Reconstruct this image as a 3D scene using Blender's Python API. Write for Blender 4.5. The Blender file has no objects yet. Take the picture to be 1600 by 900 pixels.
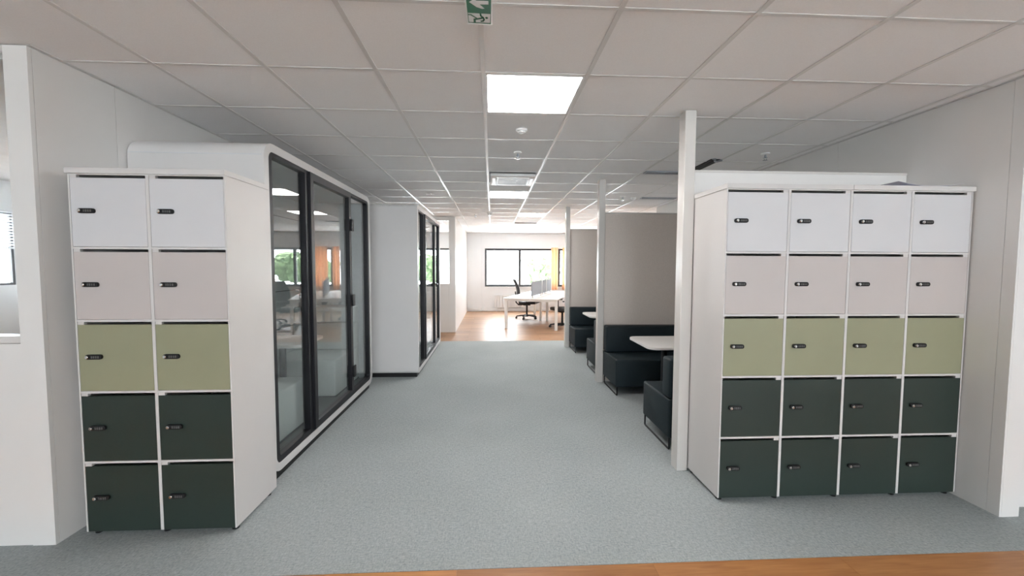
import bpy, bmesh, math, random
from mathutils import Vector, Matrix
random.seed(7)
sc = bpy.context.scene
C = sc.collection

# ------------------------------------------------------------------ camera
CH = 1.495
def camera():
    yaw, pitch, roll = .05, -.0539, .0034
    f = Vector((math.sin(yaw)*math.cos(pitch), math.cos(yaw)*math.cos(pitch), math.sin(pitch)))
    r = Vector((math.cos(yaw), -math.sin(yaw), 0)); u = r.cross(f)
    r2 = math.cos(roll)*r + math.sin(roll)*u
    u2 = -math.sin(roll)*r + math.cos(roll)*u
    cam = bpy.data.cameras.new('camera'); o = bpy.data.objects.new('camera', cam); C.objects.link(o)
    cam.sensor_fit = 'HORIZONTAL'; cam.sensor_width = 36; cam.lens = 628.27/1600*36
    cam.clip_start = .05; cam.clip_end = 500
    m = Matrix((r2, u2, -f)).transposed().to_4x4(); m.translation = (0, 0, CH)
    o.matrix_world = m
    sc.camera = o
camera()

# ------------------------------------------------------------------ world, exposure
SKY = 10.5
PANEL = 14.0
w = bpy.data.worlds.new('sky'); sc.world = w; w.use_nodes = True
bg = w.node_tree.nodes['Background']
bg.inputs[0].default_value = (.90, .95, 1, 1); bg.inputs[1].default_value = SKY
sc.view_settings.view_transform = 'Standard'
sc.view_settings.look = 'None'
sc.view_settings.exposure = 1.26
sc.view_settings.gamma = 1
sc.view_settings.use_curve_mapping = False
sc.cycles.max_bounces = 14
sc.cycles.diffuse_bounces = 6
sc.cycles.glossy_bounces = 6
sc.cycles.transparent_max_bounces = 24
sc.cycles.sample_clamp_indirect = 6
sc.cycles.caustics_reflective = False
sc.cycles.caustics_refractive = False
def portal(x, y, z, sx, sz, s=-1):
    l = bpy.data.lights.new('window_portal', 'AREA'); l.shape = 'RECTANGLE'; l.size = sx; l.size_y = sz
    l.cycles.is_portal = True
    o = bpy.data.objects.new('window_portal', l); C.objects.link(o)
    o.location = (x, y, z); o.rotation_euler = (s*math.pi/2, 0, 0)
    return o
portal(2.2, 13.62, 1.45, 4.9, 1.3)
portal(-2.2, 13.62, 1.45, 2.0, 1.3)
portal(1.5, -8.15, 1.6, 6.0, 1.6, 1)

sun = bpy.data.lights.new('sun', 'SUN'); sun.energy = 70; sun.angle = .01; sun.color = (1, .96, .9)
so = bpy.data.objects.new('sun', sun); C.objects.link(so); so.rotation_euler = (0, math.radians(40), 0); so.location = (20, 0, 30)

# ------------------------------------------------------------------ materials
def s2l(c): return tuple(((v/255)/12.92 if v/255 <= .04045 else ((v/255+.055)/1.055)**2.4) for v in c)
M = {}
def mat(name, col, rough=.5, metal=0, spec=.5, var=.04, vscale=6, bump=0, bscale=200, emit=None, estr=0, stretch=(1,1,1)):
    m = bpy.data.materials.new(name); m.use_nodes = True
    nt = m.node_tree; N = nt.nodes; L = nt.links
    b = N['Principled BSDF']
    b.inputs['Roughness'].default_value = rough; b.inputs['Metallic'].default_value = metal
    b.inputs['Specular IOR Level'].default_value = spec
    tc = N.new('ShaderNodeTexCoord'); mp = N.new('ShaderNodeMapping'); mp.inputs['Scale'].default_value = stretch
    L.new(tc.outputs['Object'], mp.inputs[0])
    nz = N.new('ShaderNodeTexNoise'); nz.inputs['Scale'].default_value = vscale; nz.inputs['Detail'].default_value = 4
    L.new(mp.outputs[0], nz.inputs['Vector'])
    cr = N.new('ShaderNodeValToRGB')
    cr.color_ramp.elements[0].position = .3; cr.color_ramp.elements[1].position = .7
    cr.color_ramp.elements[0].color = tuple(max(0, v*(1-var)) for v in col) + (1,)
    cr.color_ramp.elements[1].color = tuple(min(1, v*(1+var)) for v in col) + (1,)
    L.new(nz.outputs[0], cr.inputs[0]); L.new(cr.outputs[0], b.inputs['Base Color'])
    if bump:
        n2 = N.new('ShaderNodeTexNoise'); n2.inputs['Scale'].default_value = bscale; n2.inputs['Detail'].default_value = 2
        L.new(mp.outputs[0], n2.inputs['Vector'])
        bp = N.new('ShaderNodeBump'); bp.inputs['Strength'].default_value = bump; bp.inputs['Distance'].default_value = .004
        L.new(n2.outputs[0], bp.inputs['Height']); L.new(bp.outputs[0], b.inputs['Normal'])
    if emit:
        b.inputs['Emission Color'].default_value = emit + (1,); b.inputs['Emission Strength'].default_value = estr
    M[name] = m
    return m

mat('wall_white', (.745, .735, .72), .32, spec=.4, var=.015, vscale=2)
mat('plaster', (.78, .79, .80), .6, var=.015, vscale=3, bump=.05)
mat('laminate', (.63, .61, .60), .38, var=.01)
mat('door_white', (.625, .62, .635), .35, var=.01)
mat('door_beige', (.52, .475, .46), .4, var=.012)
mat('door_sage', (.285, .285, .185), .42, var=.02)
mat('door_forest', (.019, .032, .026), .42, var=.08, vscale=60, stretch=(1, 1, 8))
mat('locker_inside', (.10, .10, .10), .7)
mat('black_plastic', (.010, .010, .011), .42, spec=.3)
mat('black_metal', (.010, .010, .013), .42, spec=.3)
mat('rubber', (.012, .012, .012), .7)
mat('chrome', (.75, .75, .75), .18, metal=1)
mat('dial_grey', (.10, .10, .10), .4)
mat('booth_white', (.645, .635, .63), .3, var=.01)
mat('booth_felt', (.45, .48, .49), .9, var=.08, vscale=60, bump=.2)
mat('booth_floor', (.06, .07, .075), .95, var=.2, vscale=90)
mat('booth_seat', (.58, .63, .62), .85, var=.05, vscale=80, bump=.2, bscale=500)
mat('sofa_green', (.009, .019, .025), .6, spec=.35, var=.1, vscale=90, bump=.2, bscale=600)
mat('taupe_felt', (.74, .68, .635), .9, var=.04, vscale=80, bump=.15, bscale=500)
mat('post_white', (.65, .63, .605), .22, var=.01)
mat('table_white', (.80, .78, .76), .35, var=.01)
mat('desk_white', (.82, .80, .77), .35, var=.01)
mat('ceiling_tile', (.92, .915, .92), .9, spec=.2, var=.02, vscale=150, bump=.12, bscale=300)
mat('tbar_metal', (.72, .71, .70), .32, spec=.6, var=.01)
mat('slab', (.7, .68, .67), .9)
mat('skirting', (.82, .82, .82), .4)
mat('window_frame', (.03, .03, .032), .4)
mat('curtain', (.70, .43, .24), .9, var=.06, vscale=30)
mat('blind', (.6, .62, .64), .7)
mat('radiator', (.8, .8, .8), .35)
mat('screen_felt', (.30, .31, .33), .95, var=.06, vscale=60, bump=.15)
mat('chair_black', (.015, .015, .017), .55, var=.1)
mat('sign_green', s2l((18, 104, 72)), .4, var=.03)
mat('sign_white', (.85, .88, .87), .4, var=.01)
mat('paper', (.74, .74, .82), .7, var=.01)
mat('grille', (.6, .62, .65), .4)
mat('slot_black', (.012, .012, .014), .5)
mat('steel_grey', (.35, .38, .42), .3, metal=.8)
mat('tree_leaf', (.06, .10, .04), .8, var=.5, vscale=2.2)
mat('bark', (.10, .07, .05), .9)
mat('asphalt', (.5, .5, .5), .9, var=.1, vscale=.3)
mat('roof_membrane', (.55, .55, .55), .8, var=.05, vscale=.4)
mat('cladding', (.5, .5, .5), .6)
mat('light_frame', (.85, .85, .85), .4)
mat('diffuser', (.9, .9, .9), .5, emit=(1, .968, .945), estr=PANEL)
mat('brushed', (.5, .5, .5), .3, metal=1)

def glass(name, tint, ior=1.5):
    m = bpy.data.materials.new(name); m.use_nodes = True
    nt = m.node_tree; N = nt.nodes; L = nt.links
    N.remove(N['Principled BSDF'])
    t = N.new('ShaderNodeBsdfTransparent'); t.inputs[0].default_value = tint + (1,)
    g = N.new('ShaderNodeBsdfGlossy'); g.inputs['Roughness'].default_value = 0.0
    fr = N.new('ShaderNodeFresnel')
    # thin unrefracted pane: same air-to-glass Fresnel on both of its faces
    ge = N.new('ShaderNodeNewGeometry'); mr = N.new('ShaderNodeMapRange')
    mr.inputs[3].default_value = ior; mr.inputs[4].default_value = 1/ior
    L.new(ge.outputs['Backfacing'], mr.inputs[0]); L.new(mr.outputs[0], fr.inputs[0])
    mx = N.new('ShaderNodeMixShader')
    L.new(fr.outputs[0], mx.inputs[0]); L.new(t.outputs[0], mx.inputs[1]); L.new(g.outputs[0], mx.inputs[2])
    L.new(mx.outputs[0], N['Material Output'].inputs[0])
    M[name] = m
def translucent(name, col):
    m = mat(name, col, .9, var=.06, vscale=30); nt = m.node_tree; N = nt.nodes; L = nt.links
    t = N.new('ShaderNodeBsdfTranslucent'); t.inputs[0].default_value = col + (1,)
    mx = N.new('ShaderNodeMixShader'); mx.inputs[0].default_value = .45
    L.new(N['Principled BSDF'].outputs[0], mx.inputs[1]); L.new(t.outputs[0], mx.inputs[2]); L.new(mx.outputs[0], N['Material Output'].inputs[0])
translucent('curtain', (.80, .56, .39))
glass('glass_clear', (.97, .98, .98))
glass('glass_booth', (.93, .95, .95), 1.55)

def carpet_mat():
    m = mat('carpet', (.42, .47, .46), .95, spec=.1)
    nt = m.node_tree; N = nt.nodes; L = nt.links; b = N['Principled BSDF']
    for n in list(N):
        if n.type in ('TEX_NOISE', 'VALTORGB', 'BUMP'): N.remove(n)
    tc = next(n for n in N if n.type == 'TEX_COORD')
    def noise(scale, st, det=3):
        mp = N.new('ShaderNodeMapping'); mp.inputs['Scale'].default_value = st
        L.new(tc.outputs['Object'], mp.inputs[0])
        n = N.new('ShaderNodeTexNoise'); n.inputs['Scale'].default_value = scale; n.inputs['Detail'].default_value = det
        L.new(mp.outputs[0], n.inputs['Vector']); return n
    a = noise(38, (1, 3, 1)); c = noise(38, (3, 1, 1)); d = noise(120, (1, 1, 1)); e = noise(1.2, (1, 1, 1))
    def mth(op, x, y):
        n = N.new('ShaderNodeMath'); n.operation = op
        for i, v in enumerate((x, y)):
            if isinstance(v, (int, float)): n.inputs[i].default_value = v
            else: L.new(v, n.inputs[i])
        return n.outputs[0]
    s = mth('MULTIPLY', mth('ADD', mth('ADD', a.outputs[0], c.outputs[0]), mth('ADD', d.outputs[0], mth('MULTIPLY', e.outputs[0], .5))), 1/3.5)
    cr = N.new('ShaderNodeValToRGB'); L.new(s, cr.inputs[0])
    cr.color_ramp.elements[0].position = .36; cr.color_ramp.elements[1].position = .64
    cr.color_ramp.elements[0].color = (.265, .297, .30, 1); cr.color_ramp.elements[1].color = (.485, .525, .53, 1)
    L.new(cr.outputs[0], b.inputs['Base Color'])
    bp = N.new('ShaderNodeBump'); bp.inputs['Strength'].default_value = .35; bp.inputs['Distance'].default_value = .004
    L.new(s, bp.inputs['Height']); L.new(bp.outputs[0], b.inputs['Normal'])
carpet_mat()

def wood_mat(name, brick):
    m = mat(name, (.5, .3, .16), .40, spec=.5)
    nt = m.node_tree; N = nt.nodes; L = nt.links; b = N['Principled BSDF']
    for n in list(N):
        if n.type in ('TEX_NOISE', 'VALTORGB'): N.remove(n)
    tc = next(n for n in N if n.type == 'TEX_COORD'); mp = next(n for n in N if n.type == 'MAPPING')
    mp.inputs['Scale'].default_value = (1.2, 14, 1)
    oi = N.new('ShaderNodeObjectInfo')
    n1 = N.new('ShaderNodeTexNoise'); n1.noise_dimensions = '4D'; n1.inputs['Scale'].default_value = 3; n1.inputs['Detail'].default_value = 6
    n1.inputs['Distortion'].default_value = .8
    L.new(mp.outputs[0], n1.inputs['Vector'])
    ml = N.new('ShaderNodeMath'); ml.operation = 'MULTIPLY'; ml.inputs[1].default_value = 40
    L.new(oi.outputs['Random'], ml.inputs[0]); L.new(ml.outputs[0], n1.inputs['W'])
    cr = N.new('ShaderNodeValToRGB'); L.new(n1.outputs[0], cr.inputs[0])
    cr.color_ramp.elements[0].position = .28; cr.color_ramp.elements[1].position = .72
    cr.color_ramp.elements[0].color = (.27, .14, .07, 1) if brick else (.37, .15, .05, 1); cr.color_ramp.elements[1].color = (.42, .25, .14, 1) if brick else (.54, .255, .095, 1)
    hs = N.new('ShaderNodeHueSaturation'); L.new(cr.outputs[0], hs.inputs['Color'])
    if brick:
        bt = N.new('ShaderNodeTexBrick'); L.new(tc.outputs['Object'], bt.inputs['Vector'])
        bt.inputs['Scale'].default_value = 1; bt.inputs['Brick Width'].default_value = 1.0; bt.inputs['Row Height'].default_value = .19
        bt.inputs['Mortar Size'].default_value = .003
        bt.inputs['Color1'].default_value = (.8, .8, .8, 1); bt.inputs['Color2'].default_value = (1.15, 1.15, 1.15, 1)
        bt.inputs['Mortar'].default_value = (.55, .55, .55, 1)
        L.new(bt.outputs[0], hs.inputs['Value'])
    else:
        mr = N.new('ShaderNodeMapRange'); mr.inputs[3].default_value = .85; mr.inputs[4].default_value = 1.15
        L.new(oi.outputs['Random'], mr.inputs[0]); L.new(mr.outputs[0], hs.inputs['Value'])
    L.new(hs.outputs[0], b.inputs['Base Color'])
wood_mat('wood_floor', True)
wood_mat('wood_plank', False)

# ------------------------------------------------------------------ mesh helpers
class MB:
    def __init__(s): s.v = []; s.f = []; s.m = []; s.mi = 0
    def add(s, vs, fs):
        o = len(s.v); s.v += [tuple(p) for p in vs]
        for q in fs: s.f.append(tuple(i+o for i in q)); s.m.append(s.mi)
        return s
    def mat(s, i): s.mi = i; return s
    def box(s, x0, x1, y0, y1, z0, z1):
        return s.add([(x0,y0,z0),(x1,y0,z0),(x1,y1,z0),(x0,y1,z0),(x0,y0,z1),(x1,y0,z1),(x1,y1,z1),(x0,y1,z1)],
                     [(0,3,2,1),(4,5,6,7),(0,1,5,4),(1,2,6,5),(2,3,7,6),(3,0,4,7)])
    def obox(s, c, ax, half):          # oriented box: axes list of 3 vectors
        c = Vector(c); A = [Vector(a)*h for a, h in zip(ax, half)]
        vs = [c+A[0]*i+A[1]*j+A[2]*k for k in (-1,1) for j in (-1,1) for i in (-1,1)]
        return s.add(vs, [(0,2,3,1),(4,5,7,6),(0,1,5,4),(1,3,7,5),(3,2,6,7),(2,0,4,6)])
    def prism(s, poly, axis, a, b):    # poly in the two other axes
        n = len(poly)
        def P(p, t):
            q = list(p); q.insert(axis, t); return q
        vs = [P(p, a) for p in poly] + [P(p, b) for p in poly]
        fs = [tuple(range(n-1, -1, -1)), tuple(range(n, 2*n))]
        fs += [(i, (i+1) % n, n+(i+1) % n, n+i) for i in range(n)]
        return s.add(vs, fs)
    def ring(s, outer, inner, axis, a, b):
        n = len(outer)
        def P(p, t):
            q = list(p); q.insert(axis, t); return q
        vs = [P(p, a) for p in outer]+[P(p, a) for p in inner]+[P(p, b) for p in outer]+[P(p, b) for p in inner]
        fs = []
        for i in range(n):
            j = (i+1) % n
            fs += [(i, j, n+j, n+i), (2*n+i, 3*n+i, 3*n+j, 2*n+j), (i, 2*n+i, 2*n+j, j), (n+i, n+j, 3*n+j, 3*n+i)]
        return s.add(vs, fs)
    def tube(s, path, r, n=8, closed=False):
        path = [Vector(p) for p in path]; rings = []
        rs = r if isinstance(r, (list, tuple)) else [r]*len(path)
        up = None
        for i, p in enumerate(path):
            if closed: d = path[(i+1) % len(path)]-path[i-1]
            else: d = path[min(i+1, len(path)-1)]-path[max(i-1, 0)]
            d.normalize()
            if up is None:
                up = Vector((0,0,1)) if abs(d.z) < .9 else Vector((1,0,0))
            a = (up - d*up.dot(d)).normalized(); up = a; b = d.cross(a)
            rings.append([p + (a*math.cos(2*math.pi*k/n)+b*math.sin(2*math.pi*k/n))*rs[i] for k in range(n)])
        vs = [q for R in rings for q in R]; fs = []
        m = len(path)
        for i in range(m if closed else m-1):
            i2 = (i+1) % m
            for k in range(n):
                k2 = (k+1) % n
                fs.append((i*n+k, i2*n+k, i2*n+k2, i*n+k2))
        if not closed:
            fs += [tuple(range(n)), tuple((m-1)*n+k for k in range(n-1, -1, -1))]
        return s.add(vs, fs)
    def cyl(s, p0, p1, r, n=16): return s.tube([p0, p1], r, n)
    def lathe(s, prof, c, n=20):
        vs = []; fs = []; m = len(prof)
        for k in range(n):
            a = 2*math.pi*k/n
            for (r, z) in prof: vs.append((c[0]+r*math.cos(a), c[1]+r*math.sin(a), c[2]+z))
        for k in range(n):
            k2 = (k+1) % n
            for i in range(m-1): fs.append((k*m+i, k2*m+i, k2*m+i+1, k*m+i+1))
        fs.append(tuple(k*m for k in range(n-1, -1, -1))); fs.append(tuple(k*m+m-1 for k in range(n)))
        return s.add(vs, fs)
    def build(s, name, mats, parent=None, bevel=0, seg=2, smooth=False, loc=None):
        off = Vector((0,0,0))
        p = parent
        while p is not None: off += p.location; p = p.parent
        if loc is not None: off += Vector(loc)
        me = bpy.data.meshes.new(name)
        me.from_pydata([tuple(Vector(q)-off) for q in s.v], [], s.f)
        if not isinstance(mats, (list, tuple)): mats = [mats]
        for m in mats: me.materials.append(M[m])
        me.polygons.foreach_set('material_index', s.m)
        bm = bmesh.new(); bm.from_mesh(me)
        bmesh.ops.recalc_face_normals(bm, faces=bm.faces)
        if bevel:
            es = [e for e in bm.edges if len(e.link_faces) == 2 and e.calc_face_angle(0) > .5]
            bmesh.ops.bevel(bm, geom=es, offset=bevel, segments=seg, affect='EDGES', profile=.5, clamp_overlap=True)
        bm.to_mesh(me); bm.free()
        if smooth or bevel:
            me.polygons.foreach_set('use_smooth', [True]*len(me.polygons))
            me.set_sharp_from_angle(angle=math.radians(40))
        o = bpy.data.objects.new(name, me); C.objects.link(o)
        if parent is not None: o.parent = parent
        if loc is not None: o.location = loc
        return o

def tag(o, label=None, cat=None, group=None, kind=None):
    if label: o['label'] = label
    if cat: o['category'] = cat
    if group: o['group'] = group
    if kind: o['kind'] = kind
    return o
def thing(name, label, cat, loc, group=None):
    o = bpy.data.objects.new(name, None); C.objects.link(o); o.location = loc; o.empty_display_size = .1
    return tag(o, label, cat, group)
def struct(name, mb, m, parent=None, label=None, **k):
    o = mb.build(name, m, parent, **k)
    if parent is None: tag(o, label, None, None, 'structure')
    return o
def part_copy(o, parent, loc=None):
    c = o.copy(); C.objects.link(c); c.parent = parent
    if loc is not None: c.location = loc
    return c
def copy_tree(o, parent=None):
    c = o.copy(); C.objects.link(c); c.parent = parent
    for ch in [x for x in bpy.data.objects if x.parent == o]: copy_tree(ch, c)
    return c
def rrect(a0, a1, b0, b1, r, n=6):
    out = []
    for (cx, cy, s) in ((a1-r, b1-r, 0), (a0+r, b1-r, 90), (a0+r, b0+r, 180), (a1-r, b0+r, 270)):
        for k in range(n+1):
            t = math.radians(s+90*k/n); out.append((cx+r*math.cos(t), cy+r*math.sin(t)))
    return out

CEIL = 2.593
XL, XR = -2.325, 3.045        # corridor wall faces
# ------------------------------------------------------------------ floor
fl = struct('floor', MB().box(-6.6, 6.6, -8.1, 13.5, -.12, -.003), 'wood_floor', label='wooden plank floor of the office')
carpet = MB().box(-3.4, 4.2, 1.918, 8.0, -.003, 0).build('carpet', 'carpet', fl)
carpet['label'] = 'pale grey-green woven carpet along the corridor'
bounce_carpet = MB().box(-5, 5, -8, -1.4, -.003, 0).build('carpet', 'carpet', fl)  # unseen second carpet, added to cut the warm bounce from the wood floor
# near planks
pm = None
PL, PW = .982, .19
for r in range(6):
    yc = 1.916-PW*(r+.5)
    shift = (.811 if r % 2 == 0 else .811+.45)
    for k in range(-5, 4):
        xc = shift+PL*(k+.5)
        if abs(xc) > 4.4: continue
        if pm is None:
            b = MB().box(-PL/2+.0006, PL/2-.0006, -PW/2+.0006, PW/2-.0006, -.0029, -.0005).build('plank', 'wood_plank', fl)
            pm = b
        else:
            b = pm.copy(); C.objects.link(b)
        b.location = (xc, yc, 0)

# ------------------------------------------------------------------ ceiling
X0, Y0, S = -1.851, 2.352, .6
ce = struct('ceiling', MB().box(-6.6, 6.6, -8.1, 13.5, CEIL+.02, CEIL+.14), 'slab', label='suspended white tile ceiling')
fixtures = {(3, 0), (3, 6), (4, 10), (3, 4), (8, 10)}
tiles = {}
def tile(x0, x1, y0, y1):
    key = (round(x1-x0, 3), round(y1-y0, 3)); c = ((x0+x1)/2, (y0+y1)/2, CEIL)
    if key not in tiles:
        a, b = key[0]/2-.003, key[1]/2-.003
        o = MB().box(-a, a, -b, b, .002, .016).build('ceiling_tile', 'ceiling_tile', ce); tiles[key] = o
    else:
        o = tiles[key].copy(); C.objects.link(o)
    o.location = c
def trow(j, xa, xb):
    y0, y1 = Y0+S*j, min(Y0+S*(j+1), 13.38)
    i = math.floor((xa-X0)/S+1e-6)
    while X0+S*i < xb-1e-6:
        a, b = max(xa, X0+S*i), min(xb, X0+S*(i+1))
        if (i, j) not in fixtures and b-a > .02: tile(a, b, y0, y1)
        i += 1
for j in range(-3, 0): trow(j, X0-3*S, X0+10*S)
for j in range(0, 8): trow(j, XL, XR)
for j in range(8, 19): trow(j, -2.451, X0+11*S)
# T-bars: runners along Y, cross bars along X
def bar(x0, x1, y0, y1):
    MB().box(x0, x1, y0, y1, CEIL-.003, CEIL+.001).build('ceiling_bar', 'tbar_metal', ce)
for i in range(-3, 12):
    x = X0+S*i
    if i in range(0, 9): bar(x-.012, x+.012, Y0-3*S, 13.38)
    elif i < 0: bar(x-.012, x+.012, Y0-3*S, 2.19)
    else:
        bar(x-.012, x+.012, Y0-3*S, 2.19); bar(x-.012, x+.012, 7.5, 13.38)
for j in range(-3, 19):
    y = Y0+S*j
    xa, xb = (-3.6, 4.1) if j < 0 else ((XL, XR) if j < 9 else (-2.45, 4.7))
    # cross bars are slightly higher than the runners
    MB().box(xa, xb, y-.010, y+.010, CEIL-.001, CEIL+.0015).build('ceiling_bar', 'tbar_metal', ce)
# edge trims
MB().box(XL, XL+.02, 2.19, 9.0, CEIL-.002, CEIL+.001).build('edge_angle', 'tbar_metal', ce)
MB().box(XR-.02, XR, 2.19, 7.3, CEIL-.002, CEIL+.001).build('edge_angle', 'tbar_metal', ce)

# ------------------------------------------------------------------ walls
def panels(wall, axis, fixed0, fixed1, cuts, z0, z1, m, gap=.002):
    for a, b in zip(cuts[:-1], cuts[1:]):
        if axis == 'y': mb = MB().box(fixed0, fixed1, a+gap/2, b-gap/2, z0, z1)
        else: mb = MB().box(a+gap/2, b-gap/2, fixed0, fixed1, z0, z1)
        mb.build('wall_panel', m, wall)
WT = CEIL-.004; WZ = CEIL+.0199
wl = struct('wall_left', MB().box(XL-.10, XL-.012, 2.21, 9.1, 0, WT), 'wall_white', label='white panelled corridor wall on the left')
panels(wl, 'y', XL-.012, XL, [2.211, 2.66, 3.86, 5.06, 6.26, 7.46, 9.1], 0, WT, 'wall_white')
# left glazed front: post at the corner, rail, low panel, header
wfl = struct('wall_front_left', MB().box(XL-.115, XL, 2.19, 2.21, 0, WT), 'wall_white', label='white glazed partition front on the left')
MB().box(-6.5, XL-.115, 2.195, 2.27, 0, 1.085).build('low_panel', 'wall_white', wfl)
MB().box(-6.5, XL-.115, 2.195, 2.27, 1.088, 1.124).build('sill_rail', 'post_white', wfl)
MB().box(-6.5, XL-.115, 2.195, 2.27, 2.562, WT).build('head_rail', 'post_white', wfl)
MB().box(-6.5, XL-.118, 2.215, 2.225, 1.124, 2.562).build('pane', 'glass_clear', wfl)
# room behind the left glazing
struct('wall_side_room', MB().box(-6.6, -6.5, 2.2, 5.34, 0, WZ).box(-6.6, -6.5, 5.85, 9.1, 0, WZ).box(-6.6, -6.5, 5.34, 5.85, 0, 1.22).box(-6.6, -6.5, 5.34, 5.85, 2.2, WZ), 'plaster', label='plain white wall of the left glazed room')
struct('wall_back_room', MB().box(-6.5, XL-.1, 5.9, 6.0, 0, WT), 'plaster', label='end wall of the left glazed room')
wn = struct('window_4', MB().ring([(5.34, 1.22), (5.85, 1.22), (5.85, 2.2), (5.34, 2.2)], [(5.37, 1.25), (5.82, 1.25), (5.82, 2.17), (5.37, 2.17)], 0, -6.57, -6.53), 'window_frame', label='small window deep in the left glazed room')
MB().box(-6.553, -6.547, 5.37, 5.82, 1.25, 2.17).build('pane', 'glass_clear', wn)
t = thing('window_blind', 'half lowered slatted blind in the left glazed room', 'blind', (-6.46, 5.6, 1.72))
for k in range(12):
    zz = 1.72+k*.04
    MB().obox((-6.47, 5.595, zz), [(.8, 0, .6), (0, 1, 0), (-.6, 0, .8)], [.016, .25, .0015]).build('slat', 'blind', t)
MB().box(-6.49, -6.45, 5.34, 5.85, 2.19, 2.22).build('head_rail', 'blind', t)
# right wall
wr = struct('wall_right', MB().box(XR+.012, XR+.125, 2.19, 7.38, 0, WT), 'wall_white', label='white panelled wall right of the lockers')
panels(wr, 'y', XR, XR+.012, [2.19, 2.255, 3.455, 4.655, 5.855, 7.055, 7.38], 0, WT, 'wall_white')
struct('wall_front_right', MB().box(XR+.125, 6.5, 2.28, 2.38, 0, WT), 'wall_white', label='white wall beyond the right wall end')
struct('wall_office_near', MB().box(XR+.125, 6.5, 7.3, 7.38, 0, WT), 'plaster', label='plain white wall of the open office')
struct('wall_office_right', MB().box(6.5, 6.7, 2.3, 13.4, -.1, WZ), 'plaster', label='side wall of the open office')
# lobby behind the viewpoint
struct('wall_lobby_left', MB().box(-5.1, -5.0, -8, 2.19, 0, WZ), 'plaster', label='side wall of the entrance area')
struct('wall_lobby_right', MB().box(5.0, 5.1, -8, 2.28, 0, WZ), 'plaster', label='other side wall of the entrance area')
struct('wall_lobby_back', MB().box(-5.1, -1.5, -8.1, -8, 0, WZ).box(4.5, 5.1, -8.1, -8, 0, WZ).box(-1.5, 4.5, -8.1, -8, 0, .8).box(-1.5, 4.5, -8.1, -8, 2.4, WZ), 'plaster', label='wall behind the entrance area')
wn = struct('window_3', MB().ring([(-1.5, .8), (4.5, .8), (4.5, 2.4), (-1.5, 2.4)], [(-1.45, .85), (4.45, .85), (4.45, 2.35), (-1.45, 2.35)], 1, -8.08, -8.02), 'window_frame', label='unseen window added behind the viewpoint to light the front')  # out of view, added so daylight reaches the camera-facing fronts
for k in range(3):
    a = -1.45+k*5.9/3; MB().box(a+(.03 if k else 0), a+5.9/3-(.03 if k < 2 else 0), -8.053, -8.047, .85, 2.35).build('pane', 'glass_clear', wn)
    if k: MB().box(a-.03, a+.03, -8.08, -8.02, .85, 2.35).build('mullion', 'window_frame', wn)
# meeting room partition, far left
XP = -.82
wm = struct('wall_meeting_side', MB().box(XP-.09, XP-.012, 9.13, 13.4, 0, WT), 'wall_white', label='white meeting room wall beside the open office')
panels(wm, 'y', XP-.012, XP, [9.1, 10.2, 11.3, 12.4, 13.4], 0, WT, 'wall_white')
wmf = struct('wall_meeting_front', MB().box(XP-.14, XP-.013, 9.09, 9.13, 0, WT), 'post_white', label='white glazed meeting room front past the phone booths')
MB().box(-2.32, XP-.142, 9.09, 9.16, 0, 1.06).build('low_panel', 'post_white', wmf)
MB().box(-2.32, XP-.142, 9.09, 9.16, 1.06, 1.10).build('sill_rail', 'post_white', wmf)
MB().box(-2.32, XP-.142, 9.09, 9.16, 2.505, WT).build('head_rail', 'post_white', wmf)
MB().box(-2.32, XP-.142, 9.115, 9.125, 1.10, 2.505).build('pane', 'glass_clear', wmf)
struct('wall_meeting_left', MB().box(-5.0, -4.9, 9.1, 13.4, 0, WT), 'plaster', label='far side wall of the meeting room')
struct('wall_room_back', MB().box(-6.6, XL-.1, 9.1, 9.2, 0, WT), 'plaster', label='wall between meeting room and glazed room')

# far wall with windows
FY = 13.4
ZS, ZH = .815, 2.085
wf = struct('wall_far', MB().box(-5, -3.3, FY, FY+.2, -.1, WZ).box(-1.05, -.235, FY, FY+.2, -.1, WZ).box(4.65, 6.6, FY, FY+.2, -.1, WZ)
       .box(-3.3, -1.05, FY, FY+.2, -.1, ZS).box(-3.3, -1.05, FY, FY+.2, ZH, WZ)
       .box(-.235, 4.65, FY, FY+.2, -.1, ZS).box(-.235, 4.65, FY, FY+.2, ZH, WZ), 'plaster', label='white end wall of the office with window openings')
MB().box(XP, -.352, FY-.06, FY, 0, WT).build('pillar', 'plaster', wf)
b = struct('baseboard_far', MB().box(-.35, 6.5, FY-.016, FY, 0, .10).box(XP, -.352, FY-.076, FY-.06, 0, .10), 'skirting', label='white skirting board along the far office wall', bevel=.003)
def window(n, x0, x1, mull, label):
    wn = struct('window_%d' % n, MB().ring([(x0, ZS), (x1, ZS), (x1, ZH), (x0, ZH)], [(x0+.07, ZS+.07), (x1-.07, ZS+.07), (x1-.07, ZH-.07), (x0+.07, ZH-.07)], 1, FY+.05, FY+.11), 'window_frame', label=label)
    for m in mull: MB().box(m-.045, m+.045, FY+.05, FY+.11, ZS+.07, ZH-.07).build('mullion', 'window_frame', wn)
    xs = [x0+.07]+[q for m in mull for q in (m-.045, m+.045)]+[x1-.07]
    for a, c in zip(xs[::2], xs[1::2]): MB().box(a, c, FY+.077, FY+.083, ZS+.07, ZH-.07).build('pane', 'glass_clear', wn)
    MB().box(x0-.03, x1+.03, FY-.03, FY+.048, ZS-.022, ZS-.001).build('window_sill', 'skirting', wn)
window(1, -.235, 4.65, [.93, 2.25, 3.4], 'wide black framed window of the open office')
window(2, -3.3, -1.05, [-2.2], 'black framed window of the meeting room')

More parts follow.
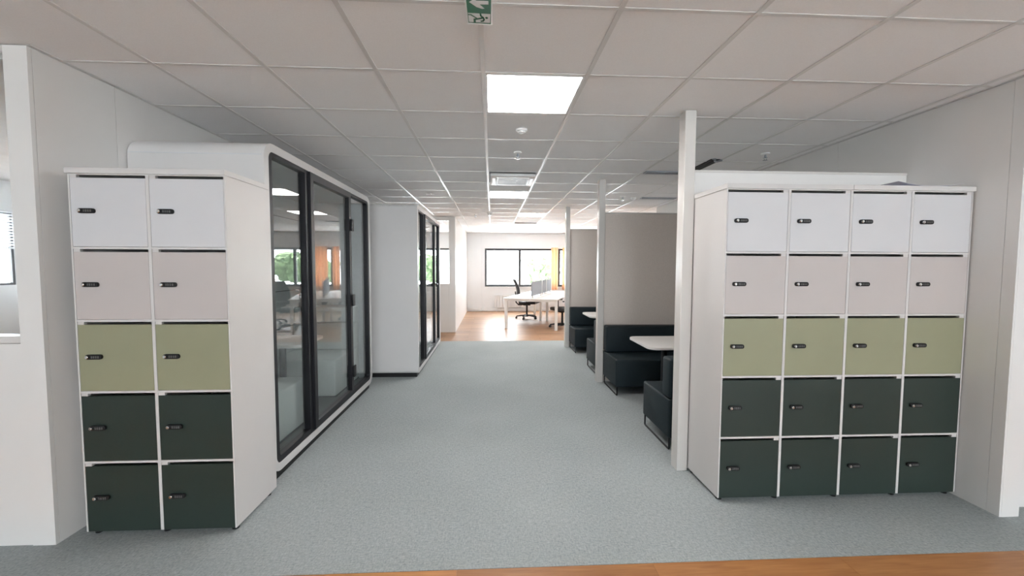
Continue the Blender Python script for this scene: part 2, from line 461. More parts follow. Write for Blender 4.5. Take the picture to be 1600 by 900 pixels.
# ------------------------------------------------------------------ lockers
def locker(x0, yf, cols, slot_left, label, depth=.42):
    x1 = x0+.4*cols; yb = yf+depth; zb, dz = .025, .39; T = .016
    t = thing('locker_cabinet', label, 'locker', ((x0+x1)/2, (yf+yb)/2, 0), 'coloured locker cabinets')
    ztop = zb+5*dz
    # carcass: sides, uprights, shelves, back (real compartments)
    mb = MB()
    for c in range(cols+1):
        xx = x0+.4*c
        a, d = (xx, xx+T/2) if c == 0 else ((xx-T/2, xx) if c == cols else (xx-T/2, xx+T/2))
        mb.box(a, d, yf+(.0 if 0 < c < cols else 0), yb-.01, zb, ztop)
    for c in range(cols):
        a, d = x0+.4*c+T/2, x0+.4*(c+1)-T/2
        for k in range(6):
            zz = zb+dz*k
            lo, hi = (zz, zz+.012) if k == 0 else ((zz-.006, zz) if k == 5 else (zz-.006, zz+.006))
            mb.box(a, d, yf+(.0195 if k == 0 else .001), yb-.01, lo, hi)
    mb.build('carcass', 'laminate', t)
    MB().box(x0, x1, yb-.01, yb, zb, ztop).build('back_panel', 'laminate', t)
    nt = cols//2
    for k in range(nt):
        a = x0+.8*k; MB().box(a-(.006 if k == 0 else -.0005), a+.8+(.006 if k == nt-1 else -.0005), yf-.012, yb, ztop, ztop+.03).build('top_panel', 'laminate', t, bevel=.0015, seg=1)
    for k in range(cols+1):
        for yy in (yf+.04, yb-.05):
            xx = min(max(x0+.4*k, x0+.03), x1-.03)
            MB().cyl((xx, yy, 0), (xx, yy, zb), .018, 12).build('foot', 'black_plastic', t)
    colm = ['door_forest', 'door_forest', 'door_sage', 'door_beige', 'door_white']
    proto = {}
    for k in range(5):
        for c in range(cols):
            a, d = x0+.4*c+T/2+.0015, x0+.4*(c+1)-T/2-.0015
            lo = zb+dz*k+(.0005 if k == 0 else .0075); hi = zb+dz*(k+1)-.006-.015
            cx, cz = (a+d)/2, zb+dz*(k+.5)
            loc = (cx, yf, cz)
            rel = Vector(loc)-t.location
            key = (k if k in (0, 2, 3, 4) else 1)
            if key not in proto:
                dw = (d-a)/2
                o = MB().box(-dw, dw, 0, .018, lo-cz, hi-cz).build('door', colm[k], None, bevel=.001, seg=1)
                o.parent = t; o.location = rel
                # small block closing one end of the letter slot
                s = -1 if slot_left else 1
                bx = s*(dw-.017)
                bl = MB().box(bx-.016, bx+.016, 0.001, .018, hi-cz, hi-cz+.0145).build('slot_block', 'laminate', None); bl.parent = o
                lx = -dw+.083
                lk = MB()
                pl = rrect(lx-.042, lx+.042, -.013, .013, .011, 5)
                lk.prism(pl, 1, -.013, .0)
                l = lk.build('lock', 'black_plastic', None, bevel=.002, seg=2); l.parent = o
                kb = MB().tube([(lx-.029, -.013, 0), (lx-.029, -.019, 0), (lx-.029, -.022, 0)], [.009, .009, .006], 16).build('lock_knob', 'chrome', None, smooth=True); kb.parent = o
                for q in range(4):
                    xq = lx-.006+q*.011
                    dq = MB().box(xq-.0035, xq+.0035, -.0155, -.0125, -.006, .006).build('dial_wheel', 'dial_grey', None); dq.parent = o
                proto[key] = o
            else:
                o = copy_tree(proto[key], t); o.location = rel
    return t
locker(-2.229, 2.255, 2, True, 'narrow two-column locker cabinet beside the left wall')
locker(1.436, 2.418, 4, False, 'wide four-column locker cabinet by the right wall')
# papers on the right locker
for k, (x, y, rz, z) in enumerate(((2.78, 2.575, .05, 2.0055), (2.76, 2.57, -.03, 2.0075))):
    g = MB(); n = 8
    for i in range(n+1):
        u = i/n; zz = (.030*(abs(u-.55)*1.6)**2*1.2 if k == 1 else .0004)
        g.v += [(-.21+.42*u, -.148, zz), (-.21+.42*u, .148, zz), (-.21+.42*u, -.148, zz+.0012), (-.21+.42*u, .148, zz+.0012)]
    for i in range(n):
        a = 4*i; c = a+4
        for q in ((a, a+1, c+1, c), (a+2, c+2, c+3, a+3), (a, c, c+2, a+2), (a+1, a+3, c+3, c+1)): g.f.append(q); g.m.append(0)
    g.f += [(0, 2, 3, 1), (4*n, 4*n+1, 4*n+3, 4*n+2)]; g.m += [0, 0]
    o = g.build('paper_sheet', 'paper'); o.location = (x, y, z); o.rotation_euler.z = rz
    tag(o, ['flat lower paper sheet on top of the wide locker cabinet', 'curled upper paper sheet on top of the wide locker cabinet'][k], 'paper', 'papers on the locker')

# ------------------------------------------------------------------ phone booths
def booth(x0, x1, y0, y1, z0, z1, rad, posts, edge, label, handle, hinge, seam):
    t = thing('phone_booth', label, 'booth', ((x0+x1)/2, (y0+y1)/2, 0), 'glazed acoustic booths')
    th = .055
    o_ = rrect(y0, y1, z0, z1, rad, 8); i_ = rrect(y0+th, y1-th, z0+th, z1-th, max(rad-th, .03), 8)
    MB().ring(o_, i_, 0, x0, x1).build('shell', 'booth_white', t, smooth=True)
    MB().box(x0, x0+.05, y0+th, y1-th, z0+th, z1-th).build('back_wall', 'booth_felt', t)
    MB().box(x0+.03, x1-.03, y0+.04, y1-.04, 0, z0).build('plinth', 'black_plastic', t)
    if seam:
        MB().box(x0+.002, x1-.012, y0-.0015, y0+.001, z1-.098, z1-.094).build('seam_strip', 'grille', t)
    # interior lining: floor, side felt
    MB().box(x0+.05, x1-.08, y0+th, y1-th, z0+th, z0+th+.012).build('floor_mat', 'booth_floor', t)
    for yy in (y0+th, y1-th-.02):
        MB().box(x0+.05, x1-.08, yy, yy+.02, z0+th+.012, z1-th-.02).build('felt_lining', 'booth_felt', t)
    for q in range(5):
        zz = z0+.35+q*.4
        MB().box(x0+.05, x0+.054, y0+th+.02, y1-th-.02, zz, zz+.006).build('lining_joint', 'slot_black', t)
    MB().box(x0+.05, x1-.06, y0+th, y1-th, z1-th-.02, z1-th-.001).build('inner_ceiling', 'booth_white', t)
    # glazing
    gx0, gx1 = x1-.06, x1-.004
    gy0, gy1, gz0, gz1 = y0+edge, y1-edge, z0+.075, z1-.06
    fr = MB().ring(rrect(gy0-.02, gy1+.02, gz0-.02, gz1+.02, .05, 5), rrect(gy0+.022, gy1-.022, gz0+.022, gz1-.022, .03, 5), 0, gx0, gx1)
    fr.build('glazing_frame', 'black_metal', t)
    (a0, a1), (b0, b1) = posts
    mid = (gx0+gx1)/2
    for (p, q) in ((gy0+.02, a0+.01), (b1-.01, gy1-.02)):
        MB().box(mid-.005, mid+.005, p, q, gz0+.02, gz1-.02).build('glass_pane', 'glass_booth', t)
    MB().box(gx0, gx1+.002, a0, a0+.05, gz0, gz1).build('mullion', 'black_metal', t)
    MB().box(gx0, gx1+.002, b1-.05, b1, gz0, gz1).build('mullion', 'black_metal', t)
    # door
    d0, d1 = a0+.052, b1-.052
    dz0, dz1 = gz0-.005, gz1
    door = MB().ring([(d0, dz0), (d1, dz0), (d1, dz1), (d0, dz1)], [(d0+.06, dz0+.06), (d1-.06, dz0+.06), (d1-.06, dz1-.06), (d0+.06, dz1-.06)], 0, x1-.035, x1+.016).build('door', 'black_metal', t, bevel=.003, seg=1)
    MB().box(x1-.015, x1-.005, d0+.055, d1-.055, dz0+.055, dz1-.055).build('glass_pane', 'glass_booth', door)
    if hinge:
        for zz in (z0+.32, z0+1.07, z0+1.85):
            MB().box(x1+.0161, x1+.034, d1-.03, d1+.03, zz-.06, zz+.06).build('hinge', 'black_plastic', door, bevel=.004)
    if handle:
        yy = d1-.03 if handle > 0 else d0+.03
        s = -1 if handle > 0 else 1
        MB().tube([(x1+.016, yy, 1.19), (x1+.055, yy, 1.19), (x1+.06, yy+s*.02, 1.19), (x1+.06, yy+s*.13, 1.19)], .011, 8).build('handle', 'black_plastic', door, smooth=True)
        MB().tube([(x1+.0161, yy, 1.19), (x1+.024, yy, 1.19)], .026, 14).build('handle_rose', 'black_plastic', door)
    # seats and table
    sx0, sx1 = x0+.055, x1-.13
    for s in (0, 1):
        def Y(v): return y0+th+.021+v if s == 0 else y1-th-.021-v
        def bb(a, c): return (min(Y(a), Y(c)), max(Y(a), Y(c)))
        p = bb(0, .75); MB().box(sx0, sx1, p[0], p[1], .15, .53).build('seat', 'booth_seat', t, bevel=.02, seg=3)
        p = bb(0, .70); MB().box(sx0+.01, sx1-.01, p[0], p[1], z0+th+.013, .15).build('seat_plinth', 'booth_floor', t)
        p = bb(0, .25); MB().box(sx0, sx1, p[0], p[1], .53, .84).build('backrest', 'booth_seat', t, bevel=.02, seg=3)
        p = bb(0, .22); MB().box(sx0, sx1, p[0], p[1], .84, 1.02).build('headrest', 'booth_seat', t, bevel=.02, seg=3)
    ym = (y0+y1)/2
    MB().prism(rrect(sx0, sx1-.08, ym-.27, ym+.27, .06), 2, .77, .795).build('table_top', 'table_white', t)
    MB().cyl((x0+.35, ym, z0+th+.012), (x0+.35, ym, .77), .03).build('table_leg', 'black_metal', t)
    MB().box(x0+.15, x0+.55, ym-.2, ym+.2, z0+th+.012, z0+th+.02).build('table_base', 'black_metal', t)
    return t
booth(XL+.006, -1.475, 2.72, 4.985, .065, 2.31, .11, ((3.30, 3.44), (4.18, 4.335)), .08,
      'white rounded booth with black glazed front directly behind the narrow lockers', 0, True, True)
booth(XL+.006, -.98, 5.376, 7.68, .055, 2.305, .045, ((5.87, 6.05), (6.74, 6.98)), .10,
      'farther white booth with black glazed door and lever handle', 1, False, False)

# ------------------------------------------------------------------ alcove partitions
PX0, PX1 = 1.352, 1.430
PZ = 2.17
def partition(y0, y1, near_felt, far_felt, label):
    t = thing('alcove_partition', label, 'partition', ((PX0+XR)/2, (y0+y1)/2, 0), 'alcove partitions')
    MB().box(PX0, PX1, y0, y1, 0, WT).build('post', 'post_white', t, bevel=.003, seg=1)
    c0, c1 = y0+.04, y1-.002
    MB().box(PX1, XR-.002, c0+(.012 if near_felt else 0), c1-(.012 if far_felt else 0), .0, PZ).build('core_panel', 'wall_white', t)
    if near_felt: MB().box(PX1, XR-.002, c0, c0+.0119, .02, PZ-.002).build('felt_panel', 'taupe_felt', t)
    if far_felt: MB().box(PX1, XR-.002, c1-.0119, c1, .02, PZ-.002).build('felt_panel', 'taupe_felt', t)
    MB().box(PX1, XR-.002, c0-.004, c1+.002, PZ, PZ+.016).build('top_rail', 'post_white', t)
    return t
partition(2.806, 2.902, False, True, 'white partition with tall post behind the wide lockers')
partition(5.055, 5.142, True, True, 'taupe partition between the two sofa alcoves')
partition(7.335, 7.42, True, False, 'farthest taupe partition ending the sofa alcoves')

# ------------------------------------------------------------------ sofas
def sofa_proto():
    # local: origin at floor, back at y=0, front towards -y, x 0..1.56
    t = thing('bench_sofa', '', 'sofa', (0, 0, 0), 'dark green alcove sofas')
    W, D = 1.56, .55
    MB().box(0, W, -D, 0, .105, .425).build('seat', 'sofa_green', t, bevel=.018, seg=3)
    MB().box(0.003, W-.003, -.15, -.001, .426, .755).build('backrest', 'sofa_green', t, bevel=.022, seg=3)
    for x in (.02, W-.02):
        MB().tube([(x, -D+.012, .105), (x, -D+.012, .02), (x, -D+.016, .010), (x, -D+.028, .008), (x, -.038, .008), (x, -.026, .010), (x, -.02, .02), (x, -.02, .105)], .008, 8).build('sled_leg', 'black_metal', t, smooth=True)
    for y in (-D+.0, -.0):
        pass
    return t
sp = sofa_proto()
SX = 1.425
for k, (y, flip, lab) in enumerate(((5.05, 0, 'dark green sofa facing the viewer in the nearer alcove, against the taupe partition'),
        (3.12, 1, 'dark green sofa seen end-on just behind the tall white post'),
        (7.33, 0, 'dark green sofa facing the viewer in the farther alcove'),
        (5.40, 1, 'dark green sofa end peeking past the middle white post'))):
    o = sp if k == 0 else copy_tree(sp)
    o['label'] = lab
    o.location = (SX, y, 0) if not flip else (SX+1.56, y, 0)
    o.rotation_euler.z = math.pi if flip else 0

# ------------------------------------------------------------------ alcove tables
def table_proto():
    t = thing('alcove_table', '', 'table', (0, 0, 0), 'white alcove tables')
    MB().prism(rrect(0, 1.4, -.31, .31, .09), 2, .725, .75).build('table_top', 'table_white', t, bevel=.004, seg=2)
    for x in (.27, 1.13):
        l = MB().cyl((x, 0, .012), (x, 0, .725), .028, 16).build('leg', 'black_metal', t, smooth=True)
        MB().prism(rrect(x-.05, x+.05, -.25, .25, .04), 2, 0, .012).build('foot_plate', 'black_metal', l)
    return t
tp = table_proto()
for k, (x, y, lab) in enumerate(((1.455, 3.91, 'white table with black column leg in the nearer sofa alcove'), (1.47, 6.2, 'white table tip in the farther sofa alcove'))):
    o = tp if k == 0 else copy_tree(tp)
    o['label'] = lab; o.location = (x, y, 0)

# ------------------------------------------------------------------ ceiling fittings
def ceiling_light(i, j, label):
    x0, y0 = X0+S*i, Y0+S*j
    c = (x0+.3, y0+.3, CEIL)
    t = thing('ceiling_light', label, 'ceiling light', c, 'square led ceiling panels')
    a = .288
    MB().ring([(x0+.3-a, y0+.3-a), (x0+.3+a, y0+.3-a), (x0+.3+a, y0+.3+a), (x0+.3-a, y0+.3+a)],
              [(x0+.3-a+.012, y0+.3-a+.012), (x0+.3+a-.012, y0+.3-a+.012), (x0+.3+a-.012, y0+.3+a-.012), (x0+.3-a+.012, y0+.3+a-.012)], 2, CEIL-.002, CEIL+.014).build('frame', 'light_frame', t)
    MB().box(x0+.3-a+.0121, x0+.3+a-.0121, y0+.3-a+.0121, y0+.3+a-.0121, CEIL+.001, CEIL+.012).build('diffuser', 'diffuser', t)
ceiling_light(3, 0, 'square bright ceiling panel nearest the viewer')
ceiling_light(3, 6, 'square ceiling panel just past the air conditioner')
ceiling_light(4, 10, 'square ceiling panel over the far wooden floor')
ceiling_light(8, 10, 'square ceiling panel over the right of the open office')
def loose_light(x, y, label):
    t = thing('ceiling_light', label, 'ceiling light', (x, y, CEIL), 'square led ceiling panels')
    MB().ring([(x-.29, y-.29), (x+.29, y-.29), (x+.29, y+.29), (x-.29, y+.29)], [(x-.278, y-.278), (x+.278, y-.278), (x+.278, y+.278), (x-.278, y+.278)], 2, CEIL-.004, CEIL+.0195).build('frame', 'light_frame', t)
    MB().box(x-.2779, x+.2779, y-.2779, y+.2779, CEIL, CEIL+.0195).build('diffuser', 'diffuser', t)
for k, (x, y) in enumerate(((-1.2, -4.0), (2.6, -2.6), (1.6, -5.6))):  # unseen panels behind the viewpoint, added to light the front of the room
    loose_light(x, y, ['left', 'middle', 'right'][k]+' unseen fill panel added over the entrance area')
loose_light(-2.0, 11.2, 'ceiling panel in the meeting room')

# AC cassette
def cassette(i, j):
    x, y = X0+S*(i+.5), Y0+S*(j+.5)
    t = thing('air_conditioner', 'white ceiling cassette with grey grille between two lights', 'air conditioner', (x, y, CEIL))
    a = .286
    MB().box(x-a, x+a, y-a, y+a, CEIL-.004, CEIL+.018).build('housing', 'slot_black', t)
    MB().prism([(x-.27, y-.272), (x+.27, y-.272), (x+.27, y+.27), (x-.27, y+.27)], 2, CEIL-.045, CEIL-.0045).build('panel', 'tbar_metal', t, bevel=.012)
    g = MB().ring(rrect(x-.19, x+.19, y-.17, y+.17, .02), rrect(x-.175, x+.175, y-.155, y+.155, .015), 2, CEIL-.052, CEIL-.0451).build('grille', 'grille', t)
    for k in range(11):
        yy = y-.145+k*.029
        MB().box(x-.174, x+.174, yy-.009, yy+.009, CEIL-.050, CEIL-.0452).build('slat', 'grille', g)
    for (dx, dy, w, d) in ((0, .222, .2, .018), (0, -.21, .2, .018), (.228, 0, .018, .17), (-.228, 0, .018, .17)):
        MB().box(x+dx-w, x+dx+w, y+dy-d, y+dy+d, CEIL-.048, CEIL-.0451).build('air_flap', 'tbar_metal', t, bevel=.001, seg=1)
cassette(3, 4)

def sprinkler(x, y, label):
    t = thing('sprinkler', label, 'sprinkler', (x, y, CEIL), 'ceiling sprinklers')
    MB().lathe([(.0, .002), (.038, .0019), (.036, -.006), (.018, -.010), (.010, -.012), (0, -.012)], (x, y, CEIL), 18).build('rosette', 'light_frame', t, smooth=True)
    MB().cyl((x, y, CEIL-.012), (x, y, CEIL-.045), .009, 10).build('body', 'steel_grey', t)
    for s in (-1, 1):
        MB().tube([(x+s*.009, y, CEIL-.03), (x+s*.02, y, CEIL-.042), (x+s*.006, y, CEIL-.062)], .003, 6).build('arm', 'steel_grey', t)
    MB().lathe([(0, -.062), (.022, -.062), (.022, -.065), (0, -.065)], (x, y, CEIL), 14).build('deflector', 'steel_grey', t)
sprinkler(.248, 3.936, 'sprinkler in front of the air conditioner')
sprinkler(2.644, 3.83, 'sprinkler above the wide lockers')
sprinkler(2.045, 6.272, 'sprinkler over the farther sofa alcove')
sprinkler(-.349, 8.64, 'small sprinkler far left over the wooden floor')
def detector(x, y, r, dome, label):
    t = thing('smoke_detector', label, 'detector', (x, y, CEIL), 'ceiling detectors')
    MB().lathe([(0, .002), (r, .002), (r, -.008), (r*.9, -.014), (r*.75, -.016), (0, -.016)], (x, y, CEIL-.002), 24).build('base', 'light_frame', t, smooth=True)
    MB().lathe([(r*.55, -.0161), (r*.7, -.0161), (r*.66, -.016-dome*.6), (r*.45, -.016-dome), (0, -.016-dome)], (x, y, CEIL-.002), 24).build('cap', 'skirting', t, smooth=True)
detector(.237, 3.282, .045, .012, 'round white detector between the nearest light and sprinkler')
detector(-.048, 8.31, .06, .035, 'domed white detector on the far ceiling bar')
detector(2.256, 6.375, .04, .02, 'round detector over the farther sofa alcove')
t = thing('twin_spotlight', 'pair of tiny recessed spots above the farther booth', 'spotlight', (-.934, 6.2, CEIL))
for dx in (-.035, .035):
    MB().lathe([(0, .002), (.022, .002), (.024, -.01), (.018, -.012), (0, -.006)], (-.934+dx, 6.2, CEIL), 14).build('spot', 'chrome', t, smooth=True)
# slot diffusers
def slot(x0, x1, y0, y1, label, lip='steel_grey'):
    t = thing('slot_diffuser', label, 'air vent', ((x0+x1)/2, (y0+y1)/2, CEIL), 'linear ceiling vents')
    r = .012
    MB().ring([(x0, y0), (x1, y0), (x1, y1), (x0, y1)], [(x0+r, y0+r), (x1-r, y0+r), (x1-r, y1-r), (x0+r, y1-r)], 2, CEIL-.012, CEIL+.0018).build('frame', lip, t)
    MB().box(x0+r, x1-r, y0+r, y1-r, CEIL-.006, CEIL+.0018).build('slot', 'slot_black', t)
    if x1-x0 > y1-y0: MB().box(x0+r, x1-r, (y0+y1)/2-.006, (y0+y1)/2+.006, CEIL-.010, CEIL-.0061).build('blade', lip, t)
    else: MB().box((x0+x1)/2-.006, (x0+x1)/2+.006, y0+r, y1-r, CEIL-.010, CEIL-.0061).build('blade', lip, t)
slot(.57, 1.13, 10.165, 10.27, 'black linear vent past the far ceiling panel', 'slot_black')
slot(1.77, 2.33, 4.60, 4.70, 'grey linear vent over the nearer sofa alcove')
slot(2.23, 2.33, 4.06, 4.58, 'black linear vent seen above the white low partition', 'slot_black')
slot(2.37, 2.93, 6.32, 6.42, 'linear vent over the farther sofa alcove beside the right wall')
t = thing('vent_bracket', 'bent silver bracket on the ceiling above the white partition', 'bracket', (2.25, 4.02, CEIL))
MB().tube([(2.26, 4.05, CEIL-.004), (2.25, 4.02, CEIL-.03), (2.25, 3.98, CEIL-.045), (2.27, 3.93, CEIL-.045)], .010, 8).build('bracket_arm', 'steel_grey', t, smooth=True)
MB().cyl((2.26, 4.05, CEIL+.001), (2.26, 4.05, CEIL-.006), .02, 12).build('bracket_foot', 'steel_grey', t)

# exit sign flat under the ceiling
t = thing('exit_sign', 'green and white emergency exit sign under the ceiling', 'exit sign', (-.056, 1.80, CEIL))
ZSG = CEIL-.024
MB().box(-.111, .001, 1.652, 1.858, ZSG, CEIL-.0032).build('housing', 'sign_white', t, bevel=.003)
def SXY(cx, cy): return (-.1075+(cx-82)/286*.1045, 1.688+cy/285*.164)
def flat(poly, m, dz, name):
    MB().prism([SXY(*p) for p in poly], 2, ZSG-dz-.0006, ZSG-dz).build(name, m, t)
flat([(88, -50), (366, -50), (360, 280), (92, 270)], 'sign_green', 0, 'green_face')
flat([(120, 25), (215, -30), (240, -28), (190, 8), (335, 8), (335, 45), (235, 48), (290, 92), (262, 96), (200, 78)], 'sign_white', .0007, 'arrow')
flat([(97, 150), (356, 155), (352, 262), (100, 258)], 'sign_white', .0007, 'doorway')
def limb(pts, wd):
    mb = MB()
    for a, b_ in zip(pts[:-1], pts[1:]):
        A = Vector(SXY(*a)); B = Vector(SXY(*b_)); d = (B-A).normalized(); n = Vector((-d.y, d.x))*wd/2
        e = d*wd*.3
        mb.prism([A-e+n, A-e-n, B+e-n, B+e+n], 2, ZSG-.0021, ZSG-.0014)
    return mb
mb = limb([(270, 200), (210, 214), (168, 222), (168, 258)], .0095)
q = limb([(205, 214), (130, 168), (100, 166)], .006); mb.add(q.v, q.f)
q = limb([(240, 152), (244, 178), (272, 198), (282, 222), (268, 240), (245, 244)], .0075); mb.add(q.v, q.f)
hx, hy = SXY(311, 200)
mb.prism([(hx+.0065*math.cos(a*math.pi/7), hy+.0065*math.sin(a*math.pi/7)) for a in range(14)], 2, ZSG-.0021, ZSG-.0014)
mb.build('running_figure', 'sign_green', t)

# ------------------------------------------------------------------ far office: desk bench
ROT = math.radians(-19)
desk = thing('desk_bench', 'white bench desk with square legs in front of the far window', 'desk', (0, 0, 0))
DW, DL, DZ = 1.34, 3.2, .735
MB().box(-DW/2, -.012, 0, DL/2-.004, DZ-.025, DZ).build('desk_top', 'desk_white', desk, bevel=.003)
MB().box(.012, DW/2, 0, DL/2-.004, DZ-.025, DZ).build('desk_top', 'desk_white', desk, bevel=.003)
MB().box(-DW/2, -.012, DL/2+.004, DL, DZ-.025, DZ).build('desk_top', 'desk_white', desk, bevel=.003)
MB().box(.012, DW/2, DL/2+.004, DL, DZ-.025, DZ).build('desk_top', 'desk_white', desk, bevel=.003)
for y in (.03, DL/2-.03, DL-.09):
    MB().box(-DW/2+.03, DW/2-.03, y, y+.06, DZ-.07, DZ-.026).build('cross_rail', 'desk_white', desk)
for (x, y) in ((-DW/2+.03, .03), (DW/2-.09, .03), (-.12, DL/2-.03), (.06, DL/2-.03), (-DW/2+.03, DL-.09), (DW/2-.09, DL-.09)):
    MB().box(x, x+.06, y, y+.06, 0, DZ-.071).build('leg', 'desk_white', desk)
MB().box(-.05, .05, .3, DL-.3, DZ-.16, DZ-.10).build('cable_tray', 'black_plastic', desk)
desk.location = (.90, 9.40, 0); desk.rotation_euler.z = ROT
def dpos(x, y, z=0):
    return (.90+x*math.cos(ROT)-y*math.sin(ROT), 9.40+x*math.sin(ROT)+y*math.cos(ROT), z)
# dividers on the desk
for k, (a, b_) in enumerate(((.15, 1.25), (1.35, 1.85), (1.95, 2.6))):
    t = thing('desk_divider', ['nearest', 'middle', 'farthest'][k]+' grey felt divider standing on the bench desk', 'divider', (0, 0, 0), 'desk dividers')
    MB().prism(rrect(a, b_, .045, .39, .04), 0, -.015, .015).build('felt_panel', 'screen_felt', t)
    for yy in (a+.1, b_-.1):
        MB().box(-.02, .02, yy-.02, yy+.02, 0, .06).build('foot', 'desk_white', t)
    MB().box(-.02, .02, b_+.01, b_+.035, 0, .42).build('end_post', 'desk_white', t)
    t.location = dpos(0, 0, DZ); t.rotation_euler.z = ROT

def chair_proto():
    t = thing('office_chair', '', 'chair', (0, 0, 0), 'black office chairs')
    # faces -y
    hub = MB().lathe([(0, .06), (.04, .06), (.045, .11), (.03, .13), (0, .13)], (0, 0, 0), 14).build('base_hub', 'chair_black', t, smooth=True)
    for k in range(5):
        a = 2*math.pi*k/5+.3; c, s = math.cos(a), math.sin(a)
        MB().tube([(.03*c, .03*s, .10), (.16*c, .16*s, .092), (.30*c, .30*s, .07)], [.024, .02, .015], 8).build('base_leg', 'chair_black', t, smooth=True)
        cs = MB()
        for e in (-.018, .018):
            n = Vector((-s, c, 0))*e; p = Vector((.30*c, .30*s, .03))+n; d = Vector((-s, c, 0))*.009
            cs.tube([p-d, p+d], .03, 14)
        cs.tube([(.30*c, .30*s, .03), (.30*c, .30*s, .07)], .008, 6)
        cs.build('caster', 'rubber', t, smooth=True)
    MB().cyl((0, 0, .12), (0, 0, .40), .025, 12).build('gas_column', 'black_metal', t, smooth=True)
    MB().box(-.11, .11, -.10, .12, .385, .425).build('mechanism', 'chair_black', t, bevel=.01)
    MB().prism(rrect(-.25, .25, -.25, .24, .09), 2, .43, .50).build('seat', 'chair_black', t, bevel=.022, seg=3)
    # curved backrest
    mb = MB(); n = 10; m = 8
    def bp(u, v, off):
        x = (-.23+.46*u)*(1-.12*abs(2*v-1)**2); z = .56+.56*v
        y = .27+.10*v-.05*math.sin(math.pi*v*1.1)-.06*(2*u-1)**2+off
        return (x, y, z)
    for off in (0, .035):
        for i in range(n+1):
            for j in range(m+1): mb.v.append(bp(j/m, i/n, off))
    W = m+1; Q = (n+1)*W
    for i in range(n):
        for j in range(m):
            a = i*W+j
            mb.f += [(a, a+1, a+W+1, a+W), (Q+a, Q+a+W, Q+a+W+1, Q+a+1)]; mb.m += [0, 0]
    edge = [j for j in range(m)]+[i*W+m for i in range(n)]+[n*W+j for j in range(m, 0, -1)]+[i*W for i in range(n, 0, -1)]
    for a, b_ in zip(edge, edge[1:]+edge[:1]): mb.f.append((a, b_, Q+b_, Q+a)); mb.m.append(0)
    mb.build('backrest', 'chair_black', t, smooth=True)
    MB().tube([(0, .05, .40), (0, .24, .40), (0, .31, .47), (0, .315, .62), (0, .33, .78)], .02, 8).build('back_support', 'chair_black', t, smooth=True)
    for s in (-1, 1):
        ar = MB().tube([(s*.12, .02, .41), (s*.29, .02, .42), (s*.30, .02, .47), (s*.30, .02, .66)], .016, 8).build('arm_support', 'chair_black', t, smooth=True)
        MB().prism(rrect(s*.30-.04, s*.30+.04, -.13, .13, .03), 2, .66, .685).build('arm_pad', 'chair_black', ar)
    return t
cp = chair_proto()
for k, (x, y, rz, lab) in enumerate(((1.0, 11.42, math.radians(86), 'black office chair at the left side of the bench desk'),
        (1.71, 9.66, math.radians(-75), 'black office chair half hidden behind the farthest partition'),
        (2.62, 10.6, math.radians(-95), 'black office chair farther along the right of the desk'))):
    o = cp if k == 0 else copy_tree(cp)
    o['label'] = lab; o.location = (x, y, 0); o.rotation_euler.z = rz

# radiator
t = thing('radiator', 'white ribbed radiator under the far window', 'radiator', (.65, 13.3, 0))
MB().box(.08, 1.25, 13.29, 13.37, .50, .53).build('top_grille', 'radiator', t, bevel=.004)
MB().box(.08, 1.25, 13.33, 13.36, .13, .499).build('back_plate', 'radiator', t)
for k in range(13):
    x = .10+k*.092
    MB().box(x, x+.055, 13.29, 13.329, .13, .499).build('fin', 'radiator', t, bevel=.006, seg=1)
for x in (.16, 1.16):
    MB().box(x-.02, x+.02, 13.31, 13.37, 0, .13).build('foot', 'radiator', t)

# curtains
def curtain(x0, x1, label):
    mb = MB(); n = 40; A = .022
    def P(i, z, off): 
        u = i/n; return (x0+(x1-x0)*u, FY-.075+A*math.sin(u*(x1-x0)/.055*math.pi)+off, z)
    for off in (0, .004):
        for z in (.72, 2.12):
            for i in range(n+1): mb.v.append(P(i, z, off))
    q = n+1
    for i in range(n):
        for f in ((i, i+1, q+i+1, q+i), (2*q+i, 3*q+i, 3*q+i+1, 2*q+i+1), (i, 2*q+i, 2*q+i+1, i+1), (q+i, q+i+1, 3*q+i+1, 3*q+i)):
            mb.f.append(f); mb.m.append(0)
    for f in ((0, q, 3*q, 2*q), (n, 2*q+n, 3*q+n, q+n)): mb.f.append(f); mb.m.append(0)
    t = thing('curtain', label, 'curtain', ((x0+x1)/2, FY-.075, .72), 'orange beige curtains')
    mb.build('cloth', 'curtain', t, smooth=True)
    MB().box(x0, x1, FY-.085, FY-.055, 2.12, 2.145).build('track', 'light_frame', t)
curtain(1.965, 2.20, 'narrow orange-beige curtain left of the window mullion')
curtain(2.34, 2.80, 'wider orange-beige curtain right of the window mullion')
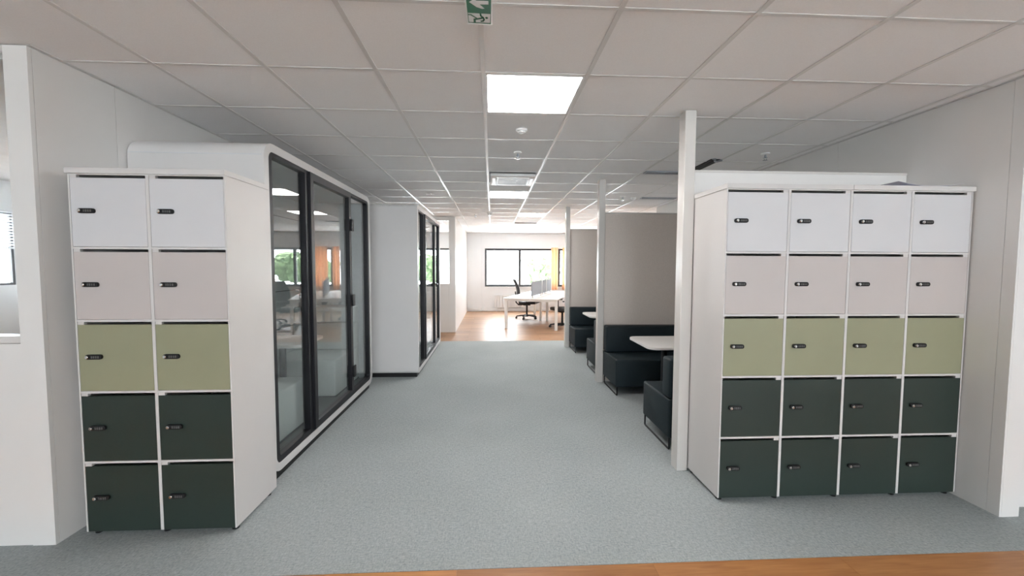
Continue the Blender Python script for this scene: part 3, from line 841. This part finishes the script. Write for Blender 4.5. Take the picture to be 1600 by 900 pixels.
# blind in the meeting room
t = thing('window_blind', 'grey vertical blind bunched in the meeting room window', 'blind', (-1.2, FY-.05, ZS))
for k in range(5):
    MB().box(-1.30+k*.05, -1.26+k*.05, FY-.06-.01*(k % 2), FY-.055-.01*(k % 2), ZS+.01, 2.12).build('slat', 'blind', t)
MB().box(-1.32, -1.05, FY-.08, FY-.04, 2.12, 2.145).build('head_rail', 'blind', t)

# ------------------------------------------------------------------ outside
GZ = -4.0
struct('ground', MB().box(-80, 140, -60, 160, GZ-.2, GZ), 'asphalt', label='grey asphalt ground outside the windows')
t = thing('warehouse', 'low pale flat-roofed building outside the window', 'building', (22, 40, GZ))
MB().box(6, 60, 34, 56, GZ, -1.2).build('walls', 'cladding', t)
MB().box(5.6, 60.4, 33.6, 56.4, -1.2, -.8).build('roof', 'roof_membrane', t)
for k in range(5): MB().box(10+k*9, 13+k*9, 42, 45, -.8, -.2).build('skylight', 'light_frame', t)
def tree(x, y, h, r, seed, label):
    rd = random.Random(seed)
    t = thing('tree', label, 'tree', (x, y, GZ), 'trees outside the windows')
    MB().tube([(x, y, GZ), (x+.1, y, GZ+h*.35), (x-.1, y, GZ+h*.7)], [.3, .22, .1], 8).build('trunk', 'bark', t)
    bm = bmesh.new()
    for k in range(16):
        a = rd.uniform(0, 6.28); q = rd.uniform(0, .75)*r; zz = rd.uniform(.36, .88)
        rr = r*rd.uniform(.28, .5)*(1.15-.5*abs(zz-.6))
        bmesh.ops.create_icosphere(bm, subdivisions=3, radius=rr, matrix=Matrix.Translation((x+q*math.cos(a), y+q*math.sin(a), GZ+h*zz)))
    for v in bm.verts: v.co += Vector((rd.uniform(-1, 1), rd.uniform(-1, 1), rd.uniform(-1, 1)))*.14*r*.5
    me = bpy.data.meshes.new('crown')
    for v in bm.verts: v.co -= Vector((x, y, GZ))
    bm.to_mesh(me); bm.free(); me.materials.append(M['tree_leaf'])
    o = bpy.data.objects.new('crown', me); C.objects.link(o); o.parent = t
for k in range(10):
    x = 8.2+k*5.4
    tree(x, 66+(-2 if k % 2 else 2), 7.2+random.uniform(-.4, 1.2), 2.75, k, 'leafy green tree seen past the curtain through the far window' if k == 0 else 'leafy green tree in the row outside, seen mirrored in the booth glass')
